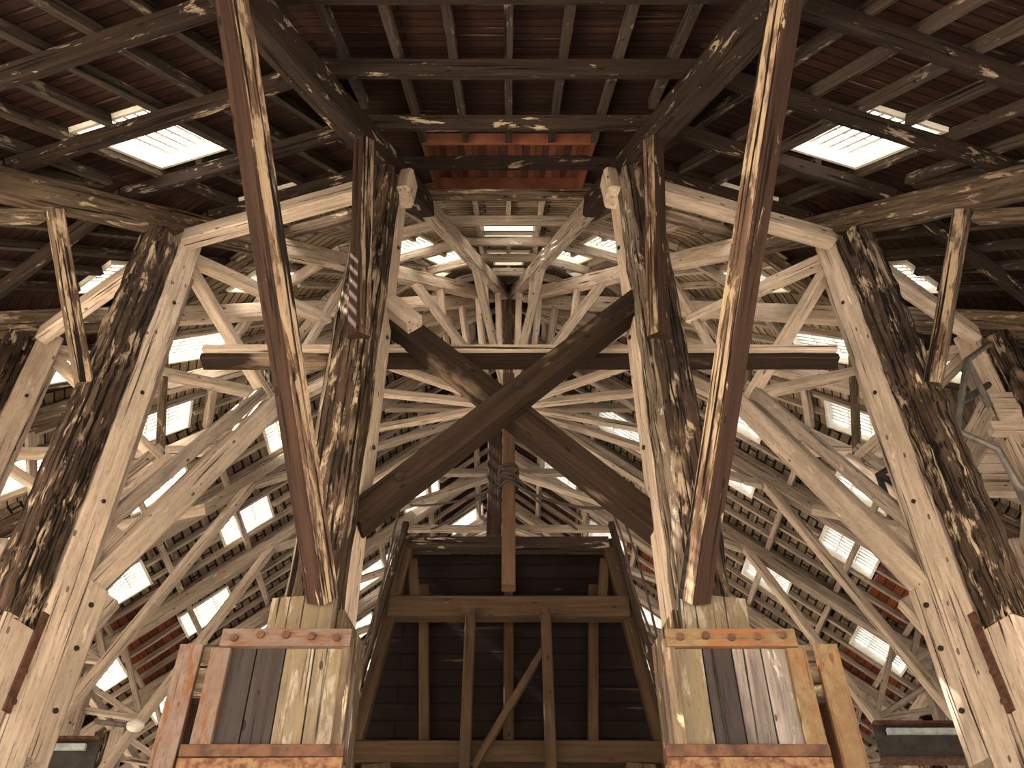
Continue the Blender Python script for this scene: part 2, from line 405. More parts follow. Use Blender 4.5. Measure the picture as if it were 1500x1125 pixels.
        timber('spoke_beam', F.P(r0, 9.85), F.P(RR - .16, 9.85), .105, .115, 'pale' if F.idx > 1 else 'grey',
               f"pale spoke beam running to the hub from the {fn}", 'beam', 'spokes meeting at the hub', up=(0, 0, 1), wob=.015)
        timber('crown_post', F.P(5.35, F.zr(5.35) - .08), F.P(5.62, 9.9), .085, .09, 'pale',
               f"short pale crown upright above the spoke of the {fn}", 'upright', 'crown uprights', up=F.t, wob=.02)
        timber('spoke_strut', F.P(4.25, F.zr(4.25) - .08), F.P(4.4, 9.88), .075, .08, 'pale',
               f"small pale strut standing on the spoke of the {fn}", 'strut', 'spoke struts', up=F.t, wob=.02)
    else:
        timber('raking_strut', F.P(.12, 3.95), F.P(2.45, F.zr(2.45) - .08), .125, .135, 'pale',
               f"long pale raking strut climbing inward from the {fn}", 'strut', 'nave raking struts', up=F.t, wob=.015)
        node = (1.09, 6.0)
        for (r, z, w_) in ((.5, F.zr(.5) - .1, 'steepest'), (.12, 6.55, 'middle'), (.12, 6.15, 'lowest')):
            timber('cross_strut', F.P(r, z), F.P(node[0] - .03, node[1] + (.04 if r > .3 else 0)), .08, .085, 'grey',
                   f"{w_} weathered strut fanning to the raking strut of the {fn}", 'strut', 'nave fan struts', up=F.t, wob=.02)
        timber('arch_brace', F.P(2.5, F.zr(2.5) - .14), F.P(AP - .12, 10.42), .10, .12, 'grey',
               f"pale sloping brace up to the collar from the {fn}", 'brace', 'nave arch braces', up=F.t, wob=.015)
        if F.idx <= 1:
            timber('spoke_beam', F.P(3.5, 9.82), Vector((-.18 * -F.side * -1 if False else F.side * .16, CY + .02, 9.86)), .10, .11, 'pale',
                   f"pale spoke beam running back to the hub from the {fn}", 'beam', 'spokes meeting at the hub', wob=.015)
            timber('spoke_strut', F.P(4.1, F.zr(4.1) - .08), F.P(4.1, 9.9), .07, .08, 'pale',
                   f"small pale strut standing on the spoke of the {fn}", 'strut', 'spoke struts', up=F.t, wob=.02)
for F in FR: build_frame(F)
# nave collars, one to each pair of frames
for i, l in enumerate(NAVE_L):
    x = AP - 4.3
    timber('collar_beam', (-x, CY + l + .1, 10.52), (x, CY + l + .1, 10.52), .10, .13, 'grey', f"pale horizontal collar across the nave, {NTH[i]} from the rounded end", 'collar', 'nave collars', wob=.015)
    timber('king_post', (0, CY + l, 12.25), (0, CY + l, 10.35), .10, .10, 'mixed', f"dark king post over the {NTH[i]} nave collar", 'post', 'king posts', wob=.02)
# hub block of the rounded end
hub = bar('hub_post', (0, CY, 12.15), (0, CY, 9.6), .26, .26, 'mixed', wob=.02, ch=.29, up=(0, 1, 0))
tag(hub, 'short dark hub post where all the pale spokes meet', 'post')
# ring beams between post heads
for k in range(-5, 5):
    if k in (-1, 0) and False: continue
    a0, a1 = R2D(9 + 18 * k), R2D(27 + 18 * k)
    if k == -1: pass
    rr = RR - .02
    p = Vector((rr * math.sin(a0), CY - rr * math.cos(a0), 6.62)); q = Vector((rr * math.sin(a1), CY - rr * math.cos(a1), 6.62))
    e = (q - p).normalized() * .13
    if k == -1: continue
    kk = k if k >= 0 else -k - 2
    sd = 'right' if k >= 0 else 'left'
    timber('ring_beam', p + e, q - e, .13, .17, 'pale', f"pale ring beam between the heads of {NTH[kk]} and {NTH[kk+1]} posts {sd} of centre", 'beam', 'ring beams on the post heads', wob=.02)
for sd in (-1, 1):
    for i in range(5):
        l0, l1 = (-.93, .68) if i == 0 else (NAVE_L[i-1], NAVE_L[i])
        timber('wall_plate', (sd * AP, CY + l0 + .06, 6.62), (sd * AP, CY + l1 - .06, 6.62), .12, .15, 'grey',
               f"pale plate along the {NTH[i]} nave bay on the {'left' if sd < 0 else 'right'}", 'beam', 'nave plates', wob=.02)

# ------------------------------------------------------------------ roof panels
def panel(m):
    a = R2D(18 * m)
    return Vector((math.sin(a), -math.cos(a), 0)), Vector((math.cos(a), math.sin(a), 0))
NL = (-math.inf, 14.2)
def pp(m, s, l, h=0.):
    """Point on roof panel m: s up the slope, l sideways, h above the boards (square to the slope)."""
    o, e = panel(m); c = 1 / math.sqrt(1 + K * K)
    q = Vector((0, CY, 0)) + o * (AP - s) + e * l
    q.z = ZB + K * s
    return q + (o * K + Vector((0, 0, 1))) * (h * c)
def up_of(m):
    o, e = panel(m)
    return (o * K + Vector((0, 0, 1))).normalized()
def span(m, s):
    h = T9 * (AP - s)
    if m == 5: return (-h, 14.2)
    if m == -5: return (-14.2, h)
    return (-h, h)
def pname(m):
    if m == 0: return 'the central overhead panel'
    if abs(m) == 5: return f"the {'left' if m < 0 else 'right'} nave slope"
    return f"{NTH[abs(m)-1]} panel {'left' if m < 0 else 'right'} of centre"
S_LO, S_BR = -5.2, 1.12
PITCHR = .36
# skylights: (panel, s0, s1, rafter line it is centred on)
WIN = []
def W(m, s0, s1, j, w=.66): WIN.append((m, s0, s1, j, w))
for sd in (-1, 1):
    W(sd, -1.52, -.68, sd); W(sd, .26, 1.06, sd); W(sd, 2.55, 3.2, .6 * sd, .6); W(sd, 3.5, 4.05, 0, .6)
    W(2 * sd, .05, .62, 1.5 * sd); W(2 * sd, 1.6, 2.3, sd); W(2 * sd, 3.95, 4.5, 0, .5)
    W(3 * sd, .1, .68, sd); W(3 * sd, 1.35, 2.05, sd)
    W(4 * sd, -.2, .4, sd); W(4 * sd, 1.15, 1.85, sd); W(4 * sd, 2.7, 3.3, 0)
W(0, 2.3, 2.8, 0); W(0, 2.98, 3.35, 0); W(0, 3.9, 4.25, 0, .6); W(0, 4.4, 4.7, 0, .46)
nv = {-1: [(.95, 1.68, 0), (2.6, 3.2, 1), (-.4, .2, -1), (1.75, 2.45, 5), (.1, .85, 4.5), (.92, 1.62, 9.5), (-.42, .14, 9.5), (.1, .72, 14.5), (1.75, 2.35, 14), (3.3, 4., 15), (2.85, 3.5, 19.5),
           (5.1, 5.75, 16.5), (4.3, 4.95, 11), (5.05, 5.6, 7.5), (2.9, 3.5, 24), (1., 1.6, 19.5), (1., 1.6, 24.5), (-1.35, -.85, 9)],
      1: [(2.5, 3.1, 0), (2.4, 3.0, 3.5), (.95, 1.6, 0), (.8, 1.5, 4), (1.6, 2.25, 9), (0., .7, 9), (-1.4, -.88, 9), (1.08, 1.7, 13.5), (.4, 1.0, 18.5), (4., 4.7, 14.5), (3.15, 3.85, 19), (2.8, 3.4, 24),
          (3.95, 4.75, 5), (4.95, 5.6, 11.5), (-.4, .18, 4.5), (1., 1.6, 24.5)]}
for sd in (-1, 1):
    for s0, s1, j in nv[sd]: W(5 * sd, s0, s1, j * sd)
WW = .66
# new red boards: (panel, s0, s1, l0, l1)
RED = [(-5, .16, .90, -4.9, -2.1), (5, 0., .76, 1.15, 2.4), (5, -.05, .72, 3.58, 4.3), (5, -.05, .70, 4.6, 5.9), (5, 3.5, 3.98, 4.75, 5.9)]

def clip(poly, f):
    out = []
    for i in range(len(poly)):
        a, b = poly[i], poly[(i + 1) % len(poly)]
        fa, fb = f(a), f(b)
        if fa >= 0: out.append(a)
        if (fa >= 0) != (fb >= 0):
            k = fa / (fa - fb); out.append((a[0] + (b[0]-a[0]) * k, a[1] + (b[1]-a[1]) * k))
    return out
HATCH = (0, -.12, 1.36, -.74, .74)
for m in range(-5, 6):
    holes = [(s0, s1, j * PITCHR - w/2, j * PITCHR + w/2) for (mm, s0, s1, j, w) in WIN if mm == m]
    if m == 0: holes.append(HATCH[1:])
    reds = [r[1:] for r in RED if r[0] == m and m != 0]
    S = sorted(set([S_LO, -.45, S_BR, 4.95, AP] + [x for h in holes + reds for x in h[:2]]))
    lo, hi = span(m, S_LO)
    Ls = sorted(set([lo, hi] + [x for h in holes + reds for x in h[2:]]))
    vs, fs, mi, uv = [], [], [], []
    for i in range(len(S) - 1):
        for j in range(len(Ls) - 1):
            cs, cl = (S[i] + S[i+1]) / 2, (Ls[j] + Ls[j+1]) / 2
            if any(h[0] < cs < h[1] and h[2] < cl < h[3] for h in holes): continue
            red = any(h[0] < cs < h[1] and h[2] < cl < h[3] for h in reds)
            poly = [(Ls[j], S[i]), (Ls[j+1], S[i]), (Ls[j+1], S[i+1]), (Ls[j], S[i+1])]
            if m != 5: pass
            f1 = lambda p: T9 * (AP - p[1]) - p[0]
            f2 = lambda p: T9 * (AP - p[1]) + p[0]
            if m != 5: poly = clip(poly, f1)
            if m != -5 and len(poly) > 2: poly = clip(poly, f2)
            if len(poly) < 3: continue
            b = len(vs)
            vs += [tuple(pp(m, q[1], q[0]) * U) for q in poly]
            fs.append(tuple(range(b, b + len(poly)))); uv.append([(q[0] * U, q[1] * U * 1.32) for q in poly])
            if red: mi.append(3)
            elif abs(m) == 5: mi.append(2 if -.45 < cs < 4.95 else 0)  # foot of the nave slope coloured dark in place of shadow
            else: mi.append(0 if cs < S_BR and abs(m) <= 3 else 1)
    me = bpy.data.meshes.new('ceiling'); me.from_pydata(vs, [], fs); me.update()
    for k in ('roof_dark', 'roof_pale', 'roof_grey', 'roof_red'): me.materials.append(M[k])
    ul = me.uv_layers.new(name='boards')
    for p in me.polygons:
        p.material_index = mi[p.index]
        for q, li in enumerate(p.loop_indices): ul.data[li].uv = uv[p.index][q]
    o = link('ceiling', me, None)
    o.modifiers.new('thickness', 'SOLIDIFY').thickness = .05; o.modifiers['thickness'].offset = 1
    o['kind'] = 'structure'; o['label'] = f"boarded roof lining of {pname(m)}"

# ---- skylights
wn = 0
for (m, s0, s1, j, ww) in WIN:
    l0, l1 = j * PITCHR - ww/2, j * PITCHR + ww/2
    cpt = pp(m, (s0 + s1) / 2, (l0 + l1) / 2)
    if not in_view([pp(m, a, b) for a in (s0, s1) for b in (l0, l1)], .10): continue
    wn += 1
    w = empty(f'window_{wn}', cpt); w['kind'] = 'structure'
    w['label'] = f"bright skylight of ribbed panes in {pname(m)}, {'low' if s0 < .1 else 'middle' if s0 < 2 else 'high'} on the slope"
    n = up_of(m)
    def board(p, q, up, ww, hh, par, nm): return bar(nm, p, q, ww, hh, 'white', up=up, parent=par, wob=0, ch=.05, seg=1)
    t = .03; d = .12
    # lining boards, one mesh
    vs, fs = [], []
    def slab(sa, sb, la, lb, ha, hb):
        b = len(vs)
        for h in (ha, hb):
            for (s, l) in ((sa, la), (sb, la), (sb, lb), (sa, lb)): vs.append(pp(m, s, l, h))
        fs.extend([(b, b+1, b+2, b+3), (b+7, b+6, b+5, b+4), (b, b+4, b+5, b+1), (b+1, b+5, b+6, b+2), (b+2, b+6, b+7, b+3), (b+3, b+7, b+4, b)])
    slab(s0, s0 + t, l0, l1, -.035, d); slab(s1 - t, s1, l0, l1, -.035, d)
    slab(s0 + t, s1 - t, l0, l0 + t, -.035, d); slab(s0 + t, s1 - t, l1 - t, l1, -.035, d)
    mesh_obj('window_frame', vs, fs, 'white', w)
    vs, fs = [], []
    nb = 7 if m in (-1, 0, 1) else 8
    for i in range(1, nb):
        l = l0 + t + (l1 - l0 - 2 * t) * i / nb
        slab(s0 + t, s1 - t, l - .0125, l + .0125, d - .055, d - .012)
    for f in (.36, .70):
        s = s0 + (s1 - s0) * f
        slab(s - .008, s + .008, l0 + t, l1 - t, d - .04, d - .016)
    mesh_obj('glazing_bars', vs, fs, 'white', w)
    vs, fs = [], []
    b = [pp(m, s, l, d - .008) for (s, l) in ((s0, l0), (s1, l0), (s1, l1), (s0, l1))]
    mesh_obj('pane', b, [(0, 1, 2, 3)], 'pane', w)

# ---- purlins and common rafters
def cut(lo, hi, holes):
    segs = [(lo, hi)]
    for a, b in holes:
        out = []
        for (x, y) in segs:
            if b <= x or a >= y: out.append((x, y))
            else:
                if a > x: out.append((x, a))
                if b < y: out.append((b, y))
        segs = out
    return [g for g in segs if g[1] - g[0] > .18]
for m in range(-5, 6):
    up = up_of(m)
    rows = {}
    for s in PURLIN_S:
        if abs(m) == 5:
            cutl = [span(m, s)[0 if m == 5 else 1] * (1 if m == 5 else -1)] + NAVE_L + [14.1]
            for b in range(len(cutl) - 1):
                if s < -3.3 or cutl[b] > 11: continue
                l0, l1 = cutl[b] + .01, cutl[b+1] - .01
                if l1 - l0 < .2: continue
                sg = 1 if m == 5 else -1
                r = rows.get(b, 0)
                o = timber('purlin', pp(m, s, sg * l0, -.135), pp(m, s, sg * l1, -.135), .085, .10, 'grey' if s > -.7 else 'dark',
                       f"weathered purlin, {ORD[r]} row up, {NTH[b]} bay of {pname(m)}", 'purlin', f'purlins of {pname(m)}', up=up, wob=.02)
                if o: rows[b] = r + 1
            continue
        l0, l1 = span(m, s)
        if s > 5.2: continue
        dk = s < S_BR and abs(m) <= 3
        nm = 'dark peeling purlin' if dk else 'pale limewashed purlin'
        r = rows.get(0, 0)
        o = timber('purlin', pp(m, s, l0 + .015, -.135), pp(m, s, l1 - .015, -.135), .10, .11, ('dark' if s < .9 else 'mixed') if dk else 'grey',
               f"{nm}, {ORD[r]} row up, {pname(m)}", 'purlin', f'purlins of {pname(m)}', up=up, wob=.03)
        if o: rows[0] = r + 1
    js = range(-5, 6) if abs(m) < 5 else (range(-2, 31) if m == 5 else range(2, -31, -1))
    cnt = -1
    for j in js:
        l = j * PITCHR
        top = 6.2 if (abs(m) == 5 and l * (1 if m == 5 else -1) >= 0) else min(5.9, AP - abs(l) / T9 - .28)
        bot = -5.1 if abs(m) < 5 else -3.5
        hs = [(a - .01, b + .01) for (mm, a, b, jj, ww) in WIN if mm == m and abs(jj * PITCHR - l) < ww / 2 + .02]
        if m == 0 and abs(l) < .8: hs.append((-.14, 1.38))
        if top < bot + .3: continue
        brk = S_BR if abs(m) <= 3 else -.45  # nave rafters below the break are darkened likewise, as painted shadow
        cuts = cut(bot, top, hs + [(brk - .002, brk + .002)])
        cuts = [g for g in cuts if seg_in_view(pp(m, g[0], l, -.047), pp(m, g[1], l, -.047), .02)]
        if cuts: cnt += 1
        for q, (a, b) in enumerate(cuts):
            p0, p1 = pp(m, a, l, -.047), pp(m, b, l, -.047)
            dk = (a + b) / 2 < brk
            if abs(m) == 5:
                w1 = f"thin {'dark' if dk else 'pale'} common rafter, {NTH[cnt]} from the rounded end, {pname(m)}, {NTH[q]} length up"
            else:
                w1 = f"thin {'dark' if dk else 'pale'} common rafter, {NTH[cnt]} from left, {pname(m)}, {NTH[q]} length up"
            o = bar('common_rafter', p0, p1, .055, .08, ('rafter' if dk else 'grey'), up=up, wob=.03, ch=.05)
            tag(o, w1, 'rafter', f'common rafters of {pname(m)}')
# ridge board along the nave
timber('ridge_board', (0, CY + .15, ZB + K * AP - .12), (0, CY + 14, ZB + K * AP - .12), .05, .2, 'grey', 'pale ridge board along the top of the nave roof', 'board')

# ---- boarded hatch in the central panel: a raised box closed with red-brown boards
_, hs0, hs1, hl0, hl1 = HATCH
root = tag(empty('boarded_hatch', pp(0, hs0, 0)), 'red-brown boarded roof hatch in the central panel, set back in a box', 'hatch')
HD = .14
x = hl0 + .04; k = 0
while x < hl1 - .06:
    wd = random.choice((.055, .065, .075)); wd = min(wd, hl1 - .04 - x)
    o = bar('hatch_board', pp(0, hs0, x + wd/2, HD), pp(0, hs1, x + wd/2, HD), wd - .004, .03, 'brown', up=up_of(0), parent=root, wob=0, ch=.05, seg=1)
    o.data.materials.clear(); o.data.materials.append(M['hatch%d' % (k % 3)] if 'hatch0' in M else M['brown']); k += 1
    x += wd
b8 = [pp(0, a_, b_, h_) for h_ in (HD + .02, HD + .05) for a_, b_ in ((hs0 - .01, hl0 - .01), (hs0 - .01, hl1 + .01), (hs1 + .01, hl1 + .01), (hs1 + .01, hl0 - .01))]
mesh_obj('cover_sheet', b8, [(0, 1, 2, 3), (7, 6, 5, 4), (0, 4, 5, 1), (1, 5, 6, 2), (2, 6, 7, 3), (3, 7, 4, 0)], 'hatch1', root)  # unseen backing, added to block sky light between the boards
for (a, b, nm) in ((pp(0, hs0, hl0 + .02, HD/2 - .04), pp(0, hs1, hl0 + .02, HD/2 - .04), 'side_board'), (pp(0, hs0, hl1 - .02, HD/2 - .04), pp(0, hs1, hl1 - .02, HD/2 - .04), 'side_board'),
                   (pp(0, hs0 + .02, hl0 + .03, HD/2 - .04), pp(0, hs0 + .02, hl1 - .03, HD/2 - .04), 'end_board'), (pp(0, hs1 - .02, hl0 + .03, HD/2 - .04), pp(0, hs1 - .02, hl1 - .03, HD/2 - .04), 'end_board')):
    bar(nm, a, b, .035, HD + .1, 'redboard' if 'redboard' in M else 'brown', up=up_of(0), parent=root, wob=0, ch=.04, seg=1)

# ------------------------------------------------------------------ cross bracing between the two middle posts
o = timber('cross_brace', (-.87, 4.80, 5.20), (.95, 4.80, 3.30), .17, .17, 'cross', 'dark diagonal brace, falling to the right, behind its crossing partner', 'brace', 'crossed braces of the middle posts', up=(0, 1, 0), wob=.012, ch=.06)
bar('end_block', (-.86, 4.66, 5.20), (-.66, 4.66, 4.985), .13, .12, 'pale', up=(0, 1, 0), parent=o, wob=.02)['label'] = 'pale bolted end block'
o2 = timber('cross_brace', (.93, 4.62, 5.17), (-.90, 4.62, 3.26), .165, .16, 'cross', 'dark diagonal brace, rising to the right, passing in front at the crossing', 'brace', 'crossed braces of the middle posts', up=(0, 1, 0), wob=.012, ch=.06)
for f in (.04, .13, .47, .86): bolt(Vector((.93, 4.535, 5.17)).lerp(Vector((-.90, 4.535, 3.26)), f), (0, -1, 0), o2, .028)
root = tag(empty('tie_beam', (0, 4.96, 4.94)), 'long level tie beam with pale upper face, passing behind both middle posts', 'beam')
bar('upper_timber', (-2.2, 4.93, 4.97), (2.36, 4.93, 4.97), .13, .055, 'pale', parent=root, wob=.012)['label'] = 'pale upper timber'
bar('lower_timber', (-2.21, 4.96, 4.915), (2.37, 4.96, 4.915), .13, .05, 'cross', parent=root, wob=.03)['label'] = 'dark lower timber'

# ------------------------------------------------------------------ planked boxes round the feet of the two middle posts
def plank_box(sd):
    sw = 'left' if sd < 0 else 'right'
    xi, xo = sd * .735, sd * 1.255          # inner and outer edge
    y0, y1, z0, z1 = 3.98, 4.5, 1.64, 2.17
    root = tag(empty('plank_box', ((xi + xo) / 2, y0, z0)), f"planked timber box round the foot of the {sw} middle post, iron-strapped top", 'box', 'planked boxes on the middle posts')
    mats = (['soot', 'soot', 'yellow', 'yellow'] if sd < 0 else ['yellow', 'soot', 'silver', 'silver'])
    a, b = min(xi, xo), max(xi, xo)
    n = 4
    for i in range(n):
        x = a + (b - a) * (i + .5) / n; wd = (b - a) / n - .006
        o = bar('plank', (x, y0, z0), (x, y0, z1 - random.uniform(0, .02)), wd, .05, mats[i], up=(0, 1, 0), parent=root, wob=.01, ch=.04)
        o['label'] = {'soot': 'blackened plank', 'yellow': 'worn ochre plank', 'silver': 'silvery grey plank'}[mats[i]]
    for i in range(3):
        for xx in (a, b):
            y = y0 + .05 + (y1 - y0 - .05) * (i + .5) / 3
            bar('plank', (xx + (.02 if xx == a else -.02), y, z0), (xx + (.02 if xx == a else -.02), y, z1), .04, (y1 - y0 - .05) / 3 - .006, 'silver' if i % 2 else 'mixed', up=(0, 1, 0), parent=root, wob=.01, ch=.04)
    sm = 'paintrust' if sd < 0 else 'ochrerust'
    st = bar('iron_strap', (a - .03, y0 - .045, z1 - .02), (b + .03, y0 - .045, z1 - .02), .03, .085, sm, parent=root, wob=.01, ch=.05)
    for i in range(5): bolt((a + .03 + (b - a - .06) * i / 4, y0 - .06, z1 - .02 + random.uniform(-.012, .012)), (0, -1, 0), st, .017, 'rust')
    bar('corner_angle', (xo + sd * .02, y0 - .03, z0 - .3), (xo + sd * .02, y0 - .03, z1 - .07), .085, .05, sm, up=(0, 1, 0), parent=root, wob=.015, ch=.05)
    bar('corner_angle', (xi - sd * .02, y0 - .01, z0 - .3), (xi - sd * .02, y0 - .01, z1 - .02), .05, .07, 'mixed', up=(0, 1, 0), parent=root, wob=.015, ch=.05)
    bar('sole_plate', (a - .09, y0 - .03, z0 - .01), (b + .06, y0 - .03, z0 - .01), .1, .05, 'rust', parent=root, wob=.01, ch=.05)
    bar('skirt_plate', (a - .09, y0 - .06, z0 - .13), (b + .06, y0 - .06, z0 - .13), .04, .18, 'skirt', parent=root, wob=.02, ch=.05)
    # stanchion beside the box
    r2 = tag(empty('iron_stanchion', (xo + sd * .18, y0 + .1, -.9)), f"painted iron stanchion standing beside the {sw} planked box", 'stanchion', 'iron stanchions')
    bar('flange', (xo + sd * .20, y0 + .0, -.9), (xo + sd * .17, y0 + .0, 2.14), .105, .03, sm, up=(0, 1, 0), parent=r2, wob=.01, ch=.1)
    bar('web', (xo + sd * .175, y0 + .10, -.9), (xo + sd * .155, y0 + .10, 2.12), .03, .16, sm, up=(0, 1, 0), parent=r2, wob=.01, ch=.1)
    b_ = bar('bracket', (xo + sd * .03, y0 + .06, 2.03), (xo + sd * .15, y0 + .06, 2.03), .1, .24, 'mixed', parent=r2, wob=.01, ch=.06)
plank_box(-1); plank_box(1)

# ------------------------------------------------------------------ tapering boarded gantry beyond the crossed braces
def gantry():
    Y = 6.5
    root = tag(empty('boarded_gantry', (0, Y, -.9)), 'dark tapering boarded gantry with legs and cross beams, behind the crossed braces', 'gantry')
    def X(z): return .79 + (4.36 - z) * .158       # half width of the leaning sides
    for sd in (-1, 1):
        bar('leg', (sd * X(1.4), Y, 1.4), (sd * X(4.36), Y, 4.40), .09, .11, 'gantry', up=(0, 1, 0), parent=root)
        bar('side_rail', (sd * (X(1.4) + .09), Y - .12, 1.4), (sd * (X(4.5) + .05), Y - .12, 4.5), .045, .06, 'dark', up=(0, 1, 0), parent=root)
        bar('corner_post', (sd * .70, Y + .03, 3.75), (sd * .76, Y + .03, 4.24), .075, .09, 'gantry', up=(0, 1, 0), parent=root)
        bar('stud', (sd * (.52), Y + .26, 1.6), (sd * .68, Y + .26, 4.15), .075, .08, 'gantry', up=(0, 1, 0), parent=root)
        bar('upright', (sd * .30 if sd < 0 else .285, Y - .13, 1.2), (sd * .282 if sd < 0 else .275, Y - .13, 3.66), .075, .085, 'gantry', up=(0, 1, 0), parent=root)
        bar('upright_cap', (sd * .29, Y - .13, 3.66), (sd * .29, Y - .13, 3.70), .125, .11, 'gantry', up=(0, 1, 0), parent=root, seg=1, wob=0)
        bar('hanging_block', (sd * .88, Y - .06, 2.58), (sd * .86, Y - .06, 2.30), .20, .10, 'gantry', up=(0, 1, 0), parent=root, taper=.7)
        bar('knee', (sd * .16, Y + .1, 2.62), (sd * .42, Y + .1, 2.35), .05, .06, 'gantry', up=(0, 1, 0), parent=root)
    bar('stud', (0, Y + .26, 1.6), (0, Y + .26, 4.35), .075, .08, 'gantry', up=(0, 1, 0), parent=root)
    bar('cross_beam', (-X(3.77) - .02, Y - .05, 3.77), (X(3.77) + .02, Y - .05, 3.77), .12, .17, 'gantry', parent=root)
    bar('cross_beam', (-X(2.68) + .02, Y - .02, 2.68), (X(2.68) - .02, Y - .02, 2.68), .12, .15, 'gantry', parent=root)
    bar('top_beam', (-X(4.4) - .01, Y - .02, 4.36), (X(4.4) + .01, Y - .02, 4.36), .12, .10, 'dark', parent=root)
    bar('diagonal_brace', (-.24, Y - .10, 2.55), (.25, Y - .10, 3.40), .05, .06, 'gantry', up=(0, 1, 0), parent=root)
    vs = [(-X(1.3) - .07, Y + .32, 1.3), (X(1.3) + .07, Y + .32, 1.3), (X(4.5) + .07, Y + .32, 4.5), (-X(4.5) - .07, Y + .32, 4.5)]
    vs += [(x, y + .05, z) for x, y, z in vs]
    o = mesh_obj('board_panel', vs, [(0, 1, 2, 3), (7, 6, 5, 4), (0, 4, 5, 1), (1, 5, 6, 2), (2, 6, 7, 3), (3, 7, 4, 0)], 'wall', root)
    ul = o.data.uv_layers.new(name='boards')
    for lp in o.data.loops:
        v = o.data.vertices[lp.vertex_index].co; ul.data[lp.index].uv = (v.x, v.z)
gantry()
# masts over the gantry
root = tag(empty('lashed_mast', (0, 6.30, 3.86)), 'orange-brown square mast lashed with rope above the boarded gantry', 'mast')
bar('mast_timber', (.0, 6.30, 3.86), (.0, 6.30, 6.05), .105, .105, 'mast', up=(0, 1, 0), parent=root, wob=.01, ch=.1)
for k in range(5):
    z = 4.80 + .045 * k + random.uniform(-.01, .01)
    tube('rope_turn', [(math.cos(t) * .078, 6.30 + math.sin(t) * .078, z + .012 * math.sin(3 * t + k)) for t in [i * math.pi / 8 for i in range(17)]], .011, 'rope', root, 6)
o = timber('dark_upright', (-.14, 7.6, 5.2), (-.14, 7.6, 6.9), .14, .12, 'brown', 'dark red-brown upright standing just behind the lashed mast', 'post', up=(0, 1, 0))
# ropes, chain and cables round the gantry head
for i, (p, q, sag, nm) in enumerate([((-.05, 6.22, 4.85), (-.62, 6.35, 4.42), .05, 'slack dark rope from the mast down to the gantry top, to its left'),
                                     ((.05, 6.22, 4.85), (.55, 6.35, 4.42), .05, 'slack dark rope from the mast down to the gantry top, to its right'),
                                     ((-.80, 6.3, 4.62), (-.08, 6.22, 4.75), .06, 'sagging cable above the gantry, left of the mast'),
                                     ((.08, 6.22, 4.75), (.84, 6.3, 4.60), .08, 'sagging chain-like cable above the gantry, right of the mast'),
                                     ((-.84, 6.28, 4.70), (-1.12, 6.2, 2.6), .03, 'long thin rope hanging down the left side of the gantry'),
                                     ((.88, 6.28, 4.70), (1.20, 6.2, 2.55), .03, 'long thin rope hanging down the right side of the gantry'),
                                     ((.83, 6.25, 4.50), (1.02, 6.2, 3.3), .02, 'second rope beside the right leg of the gantry'),
                                     ((-.88, 6.25, 4.30), (-1.0, 6.2, 3.2), .02, 'second rope beside the left leg of the gantry')]):
    p, q = Vector(p), Vector(q)
    pts = []
    for k in range(13):
        f = k / 12; v = p.lerp(q, f); v.z -= sag * 4 * f * (1 - f); v.x += .012 * math.sin(9 * f + i); pts.append(v)
    o = tube('rope', pts, .009 if i != 3 else .013, 'rope'); tag(o, nm, 'rope', 'ropes on the gantry')
# cable lying over the front diagonal and hanging by the right post
o = tube('cable', [(.94, 4.42, 5.25), (.93, 4.40, 4.9), (.95, 4.42, 4.4), (.94, 4.42, 4.0)], .006, 'rope'); tag(o, 'thin black cable hanging down beside the right middle post', 'cable')

# ------------------------------------------------------------------ pipe-railed walkway at the third post on the right
root = tag(empty('boarded_walkway', (4.3, 6.6, 5.4)), 'pale boarded walkway box with pipe rails high by the third post on the right', 'walkway')
for i in range(7):
    bar('floor_board', (4.24, 6.32 + .14 * i, 5.47), (5.5, 6.32 + .14 * i, 5.47), .13, .03, 'pale', parent=root, wob=.01)
for i in range(3):
    bar('side_board', (4.24, 6.28, 5.52 + .125 * i), (5.5, 6.28, 5.52 + .125 * i), .03, .12, 'pale', parent=root, wob=.01)
    bar('side_board', (4.22, 6.3, 5.52 + .125 * i), (4.22, 7.2, 5.52 + .125 * i), .03, .12, 'grey', parent=root, wob=.01)
for i in range(8):
    bar('back_board', (4.3 + .15 * i, 7.25, 5.45), (4.3 + .15 * i, 7.25, 6.75), .14, .03, 'pale', up=(0, 1, 0), parent=root, wob=.01)
bar('edge_beam', (4.1, 6.25, 5.38), (5.5, 6.25, 5.38), .1, .12, 'pale', parent=root)
bar('edge_beam', (4.1, 7.1, 5.38), (5.5, 7.1, 5.38), .1, .12, 'pale', parent=root)
bar('support_post', (4.3, 6.3, 3.6), (4.3, 6.3, 5.32), .12, .12, 'pale', up=(0, 1, 0), parent=root)
for pts in ([(3.74, 6.2, 5.2), (3.80, 6.15, 5.40), (3.98, 5.96, 5.92), (4.48, 6.28, 6.46), (4.5, 6.33, 5.97), (4.75, 6.27, 5.62)], [(3.98, 5.96, 5.92), (4.15, 6.2, 5.60)], [(3.85, 6.1, 5.55), (4.3, 6.3, 5.95)],
            [(3.76, 6.2, 5.33), (4.06, 6.2, 5.12), (4.15, 6.3, 4.82), (4.4, 6.4, 4.7)], [(4.06, 6.2, 5.12), (4.25, 6.4, 4.72)]):
    tube('pipe_rail', pts, .03, 'steel', root)
root = tag(empty('pipe_handrail', (3.2, 6.0, 4.5)), 'bent dark pipe handrail beside the second post on the right', 'handrail')
